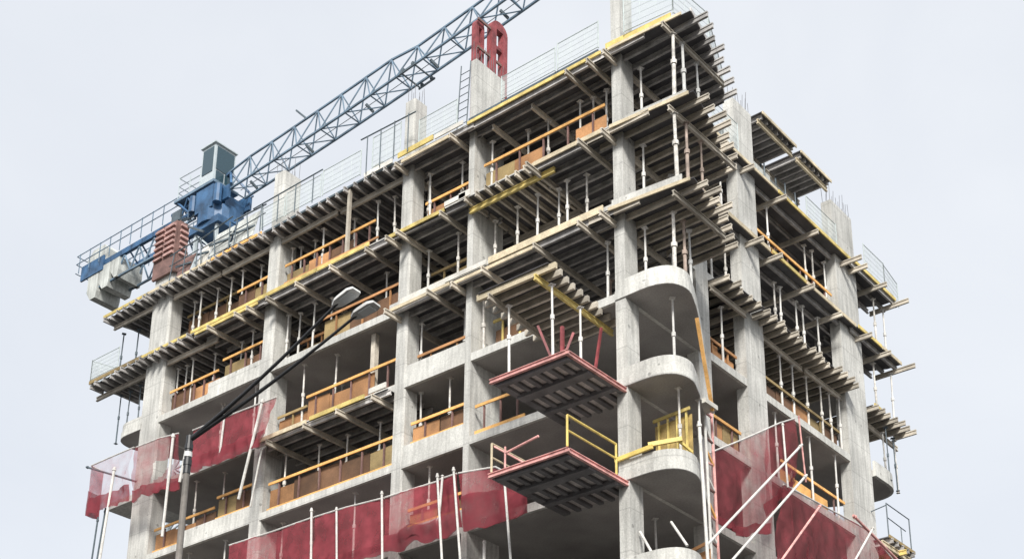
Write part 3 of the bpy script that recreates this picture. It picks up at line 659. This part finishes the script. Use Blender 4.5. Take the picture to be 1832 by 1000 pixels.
net([(-16.2,-4.14),(-13.9,-4.2),(-11.9,-4.2)],[(-16.1,-6.9),(-13.9,-6.7),(-11.8,-6.2)],-.9,'red safety net below the long orange barrier, leftmost stretch','x',1,.15)
net([(-11.85,-4.2),(-10.4,-4.25),(-8.6,-4.39)],[(-11.8,-6.15),(-10.4,-6.35),(-8.5,-6.35)],-.88,'sagging red safety net between two thin white poles, middle stretch','x',2,.2)
net([(-8.55,-4.4),(-6.25,-4.48)],[(-8.55,-6.35),(-6.15,-6.4)],-.9,'red safety net in front of the narrow bay parapet','x',3,.3)
net([(-6.2,-4.45),(-5.45,-4.45)],[(-6.1,-6.4),(-5.2,-6.45)],-.92,'narrow bright red safety net strip between two white poles','x',4,.95)
net([(-5.4,-4.45),(-3.9,-4.67),(-2.75,-5.5)],[(-5.1,-6.5),(-4.0,-6.55),(-2.62,-6.6)],-.9,'red safety net ending beside the lower loading platform','x',5,.6,billow=.1)
net([(-18.9,1.2),(-16.5,1.15),(-14.2,1.07)],[(-18.66,-.65),(-16.6,-.75),(-14.9,-.7)],-.9,'upper red safety net hung across the slim left column','x',6,.35)
net([(-22.4,1.55),(-21,1.5),(-19.75,1.35)],[(-22.3,-.75),(-21,-.9),(-19.5,-1.0)],-.9,'red safety net with torn triangular opening left of the lamp pole','x',7,.2,mat='net_thin',nv=26,holes=lambda s,v:.42<s<.86 and .40+.05*s<v<.78-.55*(s-.42))
net([(-25.3,1.6),(-23.9,1.6),(-22.5,1.58)],[(-25.1,-.55),(-23.9,-.7),(-22.4,-.78)],-.92,'sheer red net over sky at the far left end','x',8,.3,mat='net_sheer')
net([(-.9,1.58),(-.6,1.56),(-.3,1.55)],[(-.9,-.55),(-.6,-.58),(-.3,-.6)],-25.3,'dark red net returning round the far left end','y',9,.5,billow=.08)
net([(3.3,-4.1),(5.2,-2.95),(7.0,-1.83)],[(3.4,-6.3),(5.2,-6.2),(6.8,-5.6)],1.05,'large red safety net on the right face beside the rounded balconies','y',10,.1,mat='net_thin')
net([(7.0,-1.83),(8.0,-1.2),(9.05,-.62)],[(6.8,-5.0),(8.0,-3.9),(9.15,-2.95)],1.0,'red safety net crossing the wide right-face column','y',11,.15,mat='net_thin')
net([(7.9,-3.5),(11,-3.3),(14.1,-3.1),(16.2,-3.7)],[(6.5,-7.6),(10,-7.4),(13.5,-7.2),(16.5,-7.0)],1.05,'dark red safety net hanging at the lower right below the raking poles','y',12,.2,billow=.4,mat='net_thin')
# poles
def pole(p,q,label,r=.038,mat='steel_white',name='scaffold_pole'):
    o = MB().tube(p,q,r,8).tube(Vector(p)+(Vector(q)-Vector(p))*.02,Vector(p)+(Vector(q)-Vector(p))*.035,r*1.5,8).build(name,mat); return tag(o,label,'pole','white scaffold poles')
pole((-6.15,-1.05,-4.3),(-5.76,-1.05,-8.2),'white pole at the left edge of the bright red net strip')
pole((-5.95,-1.02,-4.4),(-6.05,-1.0,-5.6),'short white pole forking from the pole left of the bright red net')
pole((-5.45,-1.08,-4.3),(-5.0,-1.08,-8.2),'tall white pole at the right edge of the bright red net strip')
pole((-3.45,-1.05,-5.0),(-3.1,-1.05,-8.4),'white pole under the left corner of the lower loading platform')
pole((-4.9,-.2,-6.6),(-4.9,-.2,-8.6),'short white pole below the red net hem',.05)
pole((-11.9,-1.0,-3.9),(-11.65,-1.0,-7.5),'white pole at the left edge of the middle net stretch')
pole((-10.68,-1.0,-4.2),(-10.44,-1.0,-7.4),'thin white pole in the middle of the sagging net',.035)
pole((-8.6,-1.0,-4.2),(-8.4,-1.0,-7.4),'white pole before the narrow bay column at the net joint')
pole((-19.86,-1.05,1.3),(-19.95,-1.05,-2.9),'white pole left of the street lamp, long',.055)
pole((-18.9,-1.05,.85),(-19.2,-1.05,-.9),'short white pole right of the street lamp joint',.055)
pole((-14.77,-1.05,1.1),(-15.7,-1.05,-2.55),'long leaning white pole left of the slim column',.055)
pole((-15.05,-.7,-.6),(-15.45,-.7,-2.8),'thin white pole behind the leaning pole at the slim column',.035)
pole((-23.55,-1.0,1.0),(-23.9,-1.0,-3.2),'white pole at the far left net',.055)
pole((-24.0,-.9,-.6),(-24.5,-.9,-6),'thin dark pole below the far left net',.035,'dark_steel'); pole((-24.6,-.8,-.8),(-24.9,-.8,-6),'outer thin dark pole below the far left net',.035,'dark_steel')
pole((-25.6,-.95,1.62),(-22.6,-.6,.25),'dark diagonal tube crossing the far left net',.04,'dark_steel')
pole((-17.0,-.95,1.25),(-17.1,-.95,-.5),'thin pale pole showing through the upper red net',.04)
pole((1.6,8.32,-2.06),(1.6,2.0,-7.7),'uppermost white raking pole on the lower right face',.042)
pole((1.6,8.5,-3.1),(1.6,3.2,-7.9),'second white raking pole on the lower right face',.042)
pole((1.6,9.35,-3.9),(1.6,6.3,-6.9),'third pinkish raking pole on the lower right face',.04,'pink')
pole((1.6,13.3,-3.4),(1.6,11.4,-5.4),'short raking pole farthest right on the lower right face',.04)
pole((1.35,12.3,-3.2),(1.35,16.6,-4.0),'pinkish rail sloping along the lower right net',.05,'pink')
pole((2.05,1.15,-4.2),(2.05,1.35,-9),'white vertical pole outside the rounded balconies',.05)
pole((1.2,8.98,-.6),(1.2,9.2,-3.0),'thin pole at the right edge of the right-face net',.03,'pink'); pole((1.15,7.9,-1.3),(1.15,8.0,-3.6),'thin pale pole within the right-face net',.035)
# orange and pink hoist rails leaning beside the balconies
t = thing('hoist_ladder','narrow orange and pink ladder-like hoist mast climbing beside the balconies','hoist',(1.2,2.6,-9))
MB().bar((1.93,1.45,-.6),(1.5,2.85,-3.0),.1,.12).build('rail','orange',t); MB().bar((1.8,1.8,-.75),(1.42,3.0,-3.0),.08,.1).build('rail','white_board',t)
MB().tube((1.15,2.95,-2.6),(1.2,2.95,-8.6),.045).build('rail','steel_white',t); MB().tube((1.15,3.35,-2.6),(1.2,3.35,-8.6),.045).build('rail','pink',t)
for i in range(13): MB().tube((1.16,2.95,-2.9-i*.42),(1.16,3.35,-3.1-i*.42-(.3 if i%2 else -.2)+U(-.1,.1)),.03+U(0,.02),6).build('lacing',('pink','steel_white','rust','orange')[i%4],t)
MB().box(.95,1.6,2.3,3.0,-2.95,-2.8).build('bracket','white_board',t)
# ------------------------------------------------------------------ right end working platform
t = thing('work_platform','small timber working platform with thin guard rail at the right end','platform',(.4,17,-3.2))
MB().box(-1.2,1.0,15.9,18.0,-2.76,-2.72).build('deck','ply',t)
for i in range(5): MB().ibeam((-1.2,16.05+i*.45,-2.87),(1.1,16.05+i*.45,-2.87)).build('joist','joist',t)
MB().ibeam((.9,15.5,-3.08),(.9,18.2,-3.08)).build('bearer','cream',t); MB().ibeam((-.4,16.9,-3.08),(1.2,16.9,-3.08)).build('bearer','yellow',t)
MB().bar((1.02,15.9,-2.72),(1.02,18.1,-2.72),.04,.12).build('edge_board','olive',t)
r = MB()
for y in (15.95,17.9): r.tube((.98,y,-2.72),(.98,y,-1.36),.024,6)
r.tube((.98,15.95,-1.38),(.98,17.9,-1.38),.022,6).tube((.98,15.95,-1.95),(.98,17.5,-2.0),.02,6).tube((.2,15.9,-1.6),(.98,15.95,-1.45),.02,6).tube((.98,17.1,-2.72),(.98,17.1,-1.98),.018,6)
r.build('guard_rail','dark_steel',t)
# left end lower rails
t = thing('guard_rail','thin dark railing on the lower left end balcony','rail',(-24.6,0,-5.7))
r = MB(); r.tube((-25.6,.1,-4.8),(-23.6,-.05,-4.75),.03,6).build('top_rail','dark_steel',t)
for x in (-25.5,-24.9,-24.3): MB().tube((x,.05,-5.7),(x,.05,-4.7 if x!=-24.3 else -4.2),.028,6).build('post','dark_steel',t)
MB().tube((-22.2,.1,-4.8),(-20.2,.1,-4.8),.03,6).build('mid_rail','dark_steel',t)
# ------------------------------------------------------------------ tower crane beyond the left end
JY, JZ = 7.1, 20.0
cr = thing('tower_crane','blue tower crane with lattice jib passing behind the roof and grey counterweight','crane',(-29.9,JY,-ZO))
def lattice_mast(x, y, z0, z1, w, step):
    m = MB(); c = [(x-w/2,y-w/2),(x+w/2,y-w/2),(x+w/2,y+w/2),(x-w/2,y+w/2)]
    for a in c: m.bar((*a,z0),(*a,z1),.14,.14)
    z = z0; k = 0
    while z < z1-.1:
        zn = min(z1,z+step)
        for i in range(4):
            a, b_ = c[i], c[(i+1)%4]
            p, q = (a,b_) if (k+i)%2 else (b_,a)
            m.tube((*p,z),(*q,zn),.045,5); m.tube((*a,zn),(*b_,zn),.04,5)
        z = zn; k += 1
    return m
lattice_mast(-28.9,JY,-ZO,18.4,1.6,1.6).build('mast','cab_white',cr)
MB().tube((-28.9,JY,18.4),(-28.9,JY,19.3),1.15,20).box(-30.0,-27.8,JY-1.0,JY+1.0,18.1,18.5).build('slewing_ring','blue',cr)
m = MB().box(-30.2,-27.5,JY-.75,JY-.6,19.45,20.2).box(-30.2,-27.5,JY+.6,JY+.75,19.45,20.2).box(-29.9,-27.9,JY-.59,JY+.59,19.3,19.9)
for yy in (JY-.7,JY+.7):
    m.bar((-32.0,yy,20.3),(-28.0,yy,20.3),.14,.14).bar((-27.4,yy,20.2),(-28.3,JY-.1,21.6),.11,.11).bar((-30.0,yy,20.3),(-28.3,JY-.1,21.6),.11,.11)
m.build('turntable','blue',cr)
m = MB()
for yy in (JY-.7,JY+.7):
    m.bar((-32.0,yy,19.3),(-30.0,yy,19.3),.08,.08)
    for a in range(4): m.tube((-32.0+a*.5,yy,19.3 if a%2 else 20.25),(-31.5+a*.5,yy,20.25 if a%2 else 19.3),.045,6)
for k in range(6): m.tube((-30.3,JY-.95,19.2+k*.28),(-29.9,JY-.95,19.2+k*.28),.018,5)
m.tube((-30.3,JY-.95,19.0),(-30.3,JY-.95,20.8),.022,5).tube((-29.9,JY-.95,19.0),(-29.9,JY-.95,20.8),.022,5)
m.build('access_ladder','blue_pale',cr)
m = MB().box(-31.6,-30.9,JY-1.0,JY-.8,19.5,20.1).tube((-30.8,JY-.5,20.62),(-30.8,JY+.5,20.62),.26,14).tube((-30.8,JY-.55,20.62),(-30.8,JY-.5,20.62),.36,14).tube((-30.8,JY+.5,20.62),(-30.8,JY+.55,20.62),.36,14)
for a in range(5):
    p = Vector((-31.3+a*.15,JY-.98,19.5)); 
    for q in range(6):
        n2 = p+Vector((.28,.0,-.16+.055*q)); m.tube(p,n2,.018,5); p = n2
m.build('hoist_drum','dark_steel',cr)
def camber(m):
    # the jib is slewed a little towards the street and bends gently upwards to its tip
    for v in m.v:
        d = max(0, v.x-x0); q = min(d, 22)
        v.y -= .03*d+.13; v.z += .02*d+.0019*q*q+.0836*(d-q)
    return m
# jib: triangular truss, one chord above and two below
m = MB(); x0, x1 = -27.6, 26.0; hb = .49; st = 1.66
def ht(x): return 1.8 if x < -16.9 else max(1.5, 1.8-.2*(x+16.9))
N = int((x1-x0)/st)
tx = [x0+st*(i+.5) for i in range(N)]
for yy in (JY-hb,JY+hb):
    m = MB()
    for i in range(N): m.bar((x0+st*i,yy,JZ),(x0+st*(i+1)+.02,yy,JZ),.09,.09)
    camber(m).build('jib_chord','blue_pale',cr)
m = MB().bar((x0-.8,JY,JZ+1.6),(tx[0]+.02,JY,JZ+ht(tx[0])),.08,.08)
for i in range(N-1): m.bar((tx[i],JY,JZ+ht(tx[i])),(tx[i+1]+.02,JY,JZ+ht(tx[i+1])),.085,.085)
camber(m).build('jib_chord','blue_pale',cr)
m = MB()
for i in range(N):
    a = x0+st*i; c = a+st; mid = tx[i]; zt = JZ+ht(mid)
    for yy in (JY-hb,JY+hb): m.tube((a,yy,JZ),(mid,JY,zt),.036,6).tube((mid,JY,zt),(c,yy,JZ),.036,6)
    m.tube((a,JY-hb,JZ),(a,JY+hb,JZ),.035,5); m.tube((a,JY-hb,JZ),(c,JY+hb,JZ),.03,5)
camber(m).build('jib_lacing','blue_pale',cr)
m = MB()
for q in range(12): m.tube((x0+1+q*4.1,JY,JZ+.25),(x0+1.2+q*4.1,JY+.3,JZ-.1),.07,6)
[m.tube((x0+st*i,JY+.2,JZ+.32),(x0+st*(i+1),JY+.2,JZ+.32),.018,5) for i in range(N)]; camber(m).build('trolley_rope','dark_steel',cr)
# trolley at the lower chord
t2 = MB()
for yy in (JY-.62,JY+.62):
    t2.bar((-15.6,yy,JZ-.16),(-14.6,yy,JZ-.16),.06,.08)
    for xx in (-15.4,-14.8): t2.tube((xx,yy-.04,JZ-.05),(xx,yy+.04,JZ-.05),.09,10)
for xx in (-15.5,-14.7): t2.bar((xx,JY-.62,JZ-.16),(xx,JY+.62,JZ-.16),.05,.06)
camber(t2).build('trolley','dark_steel',cr)
# counter-jib with walkway rails
m = MB()
for yy in (JY-.6,JY+.6): m.bar((-31.2,yy,19.85),(-39.7,yy,19.85),.18,.32)
for i in range(7): m.bar((-31.6-i,JY-.6,19.80),(-32.4-i,JY+.6,19.80),.07,.07)
m.box(-39.6,-37.6,JY-.8,JY-.7,19.35,20.25).box(-39.6,-37.6,JY+.7,JY+.8,19.35,20.25)
m.build('counter_jib','blue',cr)
m = MB()
for i in range(6):
    x = -31.6-i*1.25
    for yy in (JY-.6,JY+.6): m.tube((x,yy,18.50+.0*i),(x-.62,yy,19.70),.05,5).tube((x-.62,yy,19.70),(x-1.25,yy,18.50),.05,5)
for yy in (JY-.6,JY+.6): m.bar((-31.6,yy,18.50),(-39.0,yy,18.50),.1,.1)
m.build('counter_jib_lacing','blue_pale',cr)
m = MB()
for yy in (JY-.95,JY+.95):
    for z in (20.45,20.95): m.tube((-31.2,yy,z),(-39.9,yy,z),.028,5)
    for i in range(9): m.tube((-32.4-i*.9,yy,19.80),(-32.4-i*.9,yy,21.00),.028,5)
for z in (19.90,20.45,20.95): m.tube((-39.9,JY-.95,z),(-39.9,JY+.95,z),.028,5)
m.build('walkway_rail','blue_pale',cr)
cw = [(-38.9,-38.0),(-37.9,-37.0),(-36.9,-36.2)]
for i,(a,c) in enumerate(cw):
    q = MB(); zb = 17.85+.3*i
    q.prof(((a+c)/2,JY-.75,0),((a+c)/2,JY+.75,0),[(-(c-a)/2,zb+.5),(-(c-a)/2+.35,zb),((c-a)/2-.1,zb),((c-a)/2,zb+.4),((c-a)/2,19.60),(-(c-a)/2,19.60)]); q.build('counterweight','counter',cr)
MB().prof((-38.6,JY-.5,0),(-38.6,JY+.5,0),[(-.9,20.02),(.9,20.02),(.95,20.80),(.5,21.25),(-.5,21.25),(-.95,20.80)]).build('winch_housing','counter',cr)
# cab
CX0, CX1, CY0, CY1, CZ0, CZ1 = -29.5, -28.5, 6.1, 7.4, 20.72, 22.95
cab = MB().box(CX0,CX1,CY0,CY1,CZ0,CZ1).build('cab','cab_white',cr)
MB().box(CX1,CX1+.03,CY0+.12,CY1-.1,CZ0+.75,CZ1-.14).build('window','glass',cab)
MB().box(CX1,CX1+.03,CY0+.14,CY0+.62,CZ0+.12,CZ0+.68).box(CX1,CX1+.03,CY0+.7,CY1-.12,CZ0+.12,CZ0+.68).build('window','glass',cab)
MB().box(CX0+.1,CX1-.1,CY0-.03,CY0,CZ0+.6,CZ1-.16).build('window','glass',cab)
MB().box(CX0-.08,CX1+.1,CY0-.1,CY1+.05,CZ1,CZ1+.07).build('roof','cab_white',cab)
q = MB()
for p in ((-31.3,6.15),(-30.4,6.15),(-29.6,6.15),(-31.3,7.4)): q.tube((*p,20.7),(*p,22.2 if p[0]<-31 else 21.9),.03,5)
for z in (21.2,21.6,22.1): q.tube((-31.3,6.15,z),(-29.55,6.15,z-.05),.025,5).tube((-31.3,6.15,z),(-31.3,7.4,z),.025,5)
q.build('cab_rail','cab_white',cr)
MB().box(-31.4,-28.3,6.0,7.6,20.55,20.7).build('cab_platform','blue_pale',cr)
q = MB().tube((-31.2,6.1,20.55),(-30.2,6.3,19.5),.06).tube((-30.4,6.1,20.55),(-31.1,6.3,19.6),.05).tube((-30.4,6.1,20.55),(-29.7,6.2,19.4),.05).box(-29.6,-28.3,6.02,6.3,19.1,20.4).tube((-29.9,6.1,19.4),(-29.9,6.1,20.3),.2,10).tube((-28.0,6.1,19.2),(-28.0,6.1,20.2),.22,10).tube((-31.2,6.3,19.6),(-29.8,6.3,19.6),.12,8)
q.build('slewing_gear','blue',cr)
# bird-like marker rod on the upper chord
camber(MB().tube((-22.6,JY,JZ+1.8),(-23.3,JY-.1,JZ+2.6),.05,5)).build('aviation_rod','dark_steel',cr)
# ------------------------------------------------------------------ street lamp in the foreground
lp = thing('street_lamp','twin-arm street lamp with black arms and a pale pole in front of the facade','street lamp',(7.46,-20.77,-ZO))
MB().tube((7.56,-20.70,-ZO),(7.56,-20.70,-15.35),.055,12,.042).build('pole','pole_grey',lp)
m = MB().tube((7.56,-20.70,-15.4),(7.56,-20.70,-14.85),.05,12,.045)
m.tube((7.56,-20.70,-15.28),(7.56,-20.70,-15.2),.056,12).tube((7.56,-20.70,-15.05),(7.56,-20.70,-14.98),.056,12)
m.build('pole_cap','black',lp)
MB().tube((7.56,-20.70,-15.16),(7.56,-20.70,-15.09),.053,12).build('clamp','steel',lp)
P0 = Vector((7.57,-20.69,-14.9))
def head(tip, d):
    d = d.normalized(); f = Vector((d.x,d.y,d.z*.55)).normalized(); r = f.cross(Vector((0,0,1))).normalized(); u = r.cross(f)
    pts = [(-.06,-.035),(.02,-.085),(.26,-.10),(.33,-.07),(.33,.07),(.26,.10),(.02,.085),(-.06,.035)]
    m = MB(); n = len(pts); v = []
    for s_, h in ((1,-.015),(1,.015),(.7,.055)):
        for a, b_ in pts: v.append(tip+f*(.14+(a-.14)*s_)+r*b_*s_+u*h)
    fs = [tuple(range(n)),tuple(range(2*n,3*n))[::-1]]
    for k in range(2): fs += [(k*n+i,(k+1)*n+i,(k+1)*n+(i+1)%n,k*n+(i+1)%n) for i in range(n)]
    h = m.add(v,fs).build('lamp_head','steel',lp)
    g = MB(); v = [tip+f*a*1+r*b_ - u*.02 for a,b_ in ((.07,-.055),(.26,-.068),(.26,.068),(.07,.055))]; w_ = [x-u*.012 for x in v]
    g.add(v+w_,[(0,1,2,3),(4,7,6,5),(0,4,5,1),(1,5,6,2),(2,6,7,3),(3,7,4,0)]).build('lens','lens',h)
for tip, mid in ((Vector((10.17,-20.60,-13.78)),.0),(Vector((10.33,-20.42,-13.93)),.0)):
    d = tip-P0; m = MB(); prev = P0; r0 = .035
    for i in range(1,9):
        s = i/8; p = P0+d*s+Vector((0,0,-.06*math.sin(math.pi*s))); m.tube(prev,p+(p-prev)*.02,r0+(.018-r0)*(s-.125)**.6,10,r0+(.018-r0)*s**.6); prev = p
    m.build('arm','black',lp); head(tip, d)
# ------------------------------------------------------------------ light, sky, camera
SUN_EL, SUN_AZ = math.radians(38), math.radians(38)      # azimuth measured from -Y towards +X
sd = Vector((math.sin(SUN_AZ)*math.cos(SUN_EL), -math.cos(SUN_AZ)*math.cos(SUN_EL), math.sin(SUN_EL)))
sl = bpy.data.lights.new('sun','SUN'); sl.energy = 1.5; sl.angle = math.radians(14); sl.color = (1,.97,.92)
so = bpy.data.objects.new('sun',sl); col.objects.link(so); so.rotation_euler = (-sd).to_track_quat('-Z','Y').to_euler(); so.location = (20,-40,60)
wd = bpy.data.worlds.new('World'); scene.world = wd; wd.use_nodes = True
nt = wd.node_tree; bg = nt.nodes['Background']; N = nt.nodes.new; Lk = nt.links.new
sky = N('ShaderNodeTexSky'); sky.sky_type = 'NISHITA'; sky.sun_disc = False; sky.sun_elevation = SUN_EL; sky.sun_rotation = math.atan2(sd.x, sd.y)
sky.dust_density = 3
tc = N('ShaderNodeTexCoord'); nz = N('ShaderNodeTexNoise'); nz.inputs['Scale'].default_value = 3.2; nz.inputs['Detail'].default_value = 6; nz.inputs['Distortion'].default_value = .6
Lk(tc.outputs['Generated'], nz.inputs['Vector'])
cloud = N('ShaderNodeMix'); cloud.data_type = 'RGBA'
SKY = 3.4
cloud.inputs['A'].default_value = (.69*SKY,.72*SKY,.77*SKY,1); cloud.inputs['B'].default_value = (.80*SKY,.82*SKY,.85*SKY,1)
cr_ = N('ShaderNodeMapRange'); cr_.inputs['From Min'].default_value = .3; cr_.inputs['From Max'].default_value = .7; Lk(nz.outputs['Fac'], cr_.inputs['Value']); Lk(cr_.outputs['Result'], cloud.inputs['Factor'])
mx = N('ShaderNodeMix'); mx.data_type = 'RGBA'; mx.inputs['Factor'].default_value = .94
Lk(sky.outputs['Color'], mx.inputs['A']); Lk(cloud.outputs['Result'], mx.inputs['B']); Lk(mx.outputs['Result'], bg.inputs['Color'])
bg.inputs['Strength'].default_value = .1
F, OX, OY = 2605.68, 6.13, 578.08
cd = bpy.data.cameras.new('camera'); cam = bpy.data.objects.new('camera',cd); col.objects.link(cam); scene.camera = cam
cd.sensor_fit = 'HORIZONTAL'; cd.sensor_width = 36; cd.lens = F/1832*36; cd.shift_x = -OX/1832; cd.shift_y = OY/1832; cd.clip_end = 3000
r = Vector((.77474141,.63223385,.00749021)); u = Vector((.20880653,-.26701804,.94079817)); f = Vector((-.59680447,.72731129,.33888449))
from mathutils import Matrix
mw = Matrix((( r.x,u.x,-f.x,21.9684),(r.y,u.y,-f.y,-31.4273),(r.z,u.z,-f.z,-23.4442+ZO),(0,0,0,1)))
cam.matrix_world = mw
vs = scene.view_settings; vs.view_transform = 'Standard'; vs.look = 'None'; vs.exposure = 1.75; vs.gamma = 1; vs.use_curve_mapping = False
scene.cycles.max_bounces = 8; scene.cycles.diffuse_bounces = 4; scene.cycles.transparent_max_bounces = 24
for o in list(scene.objects):
    if 'base' in o: del o['base']
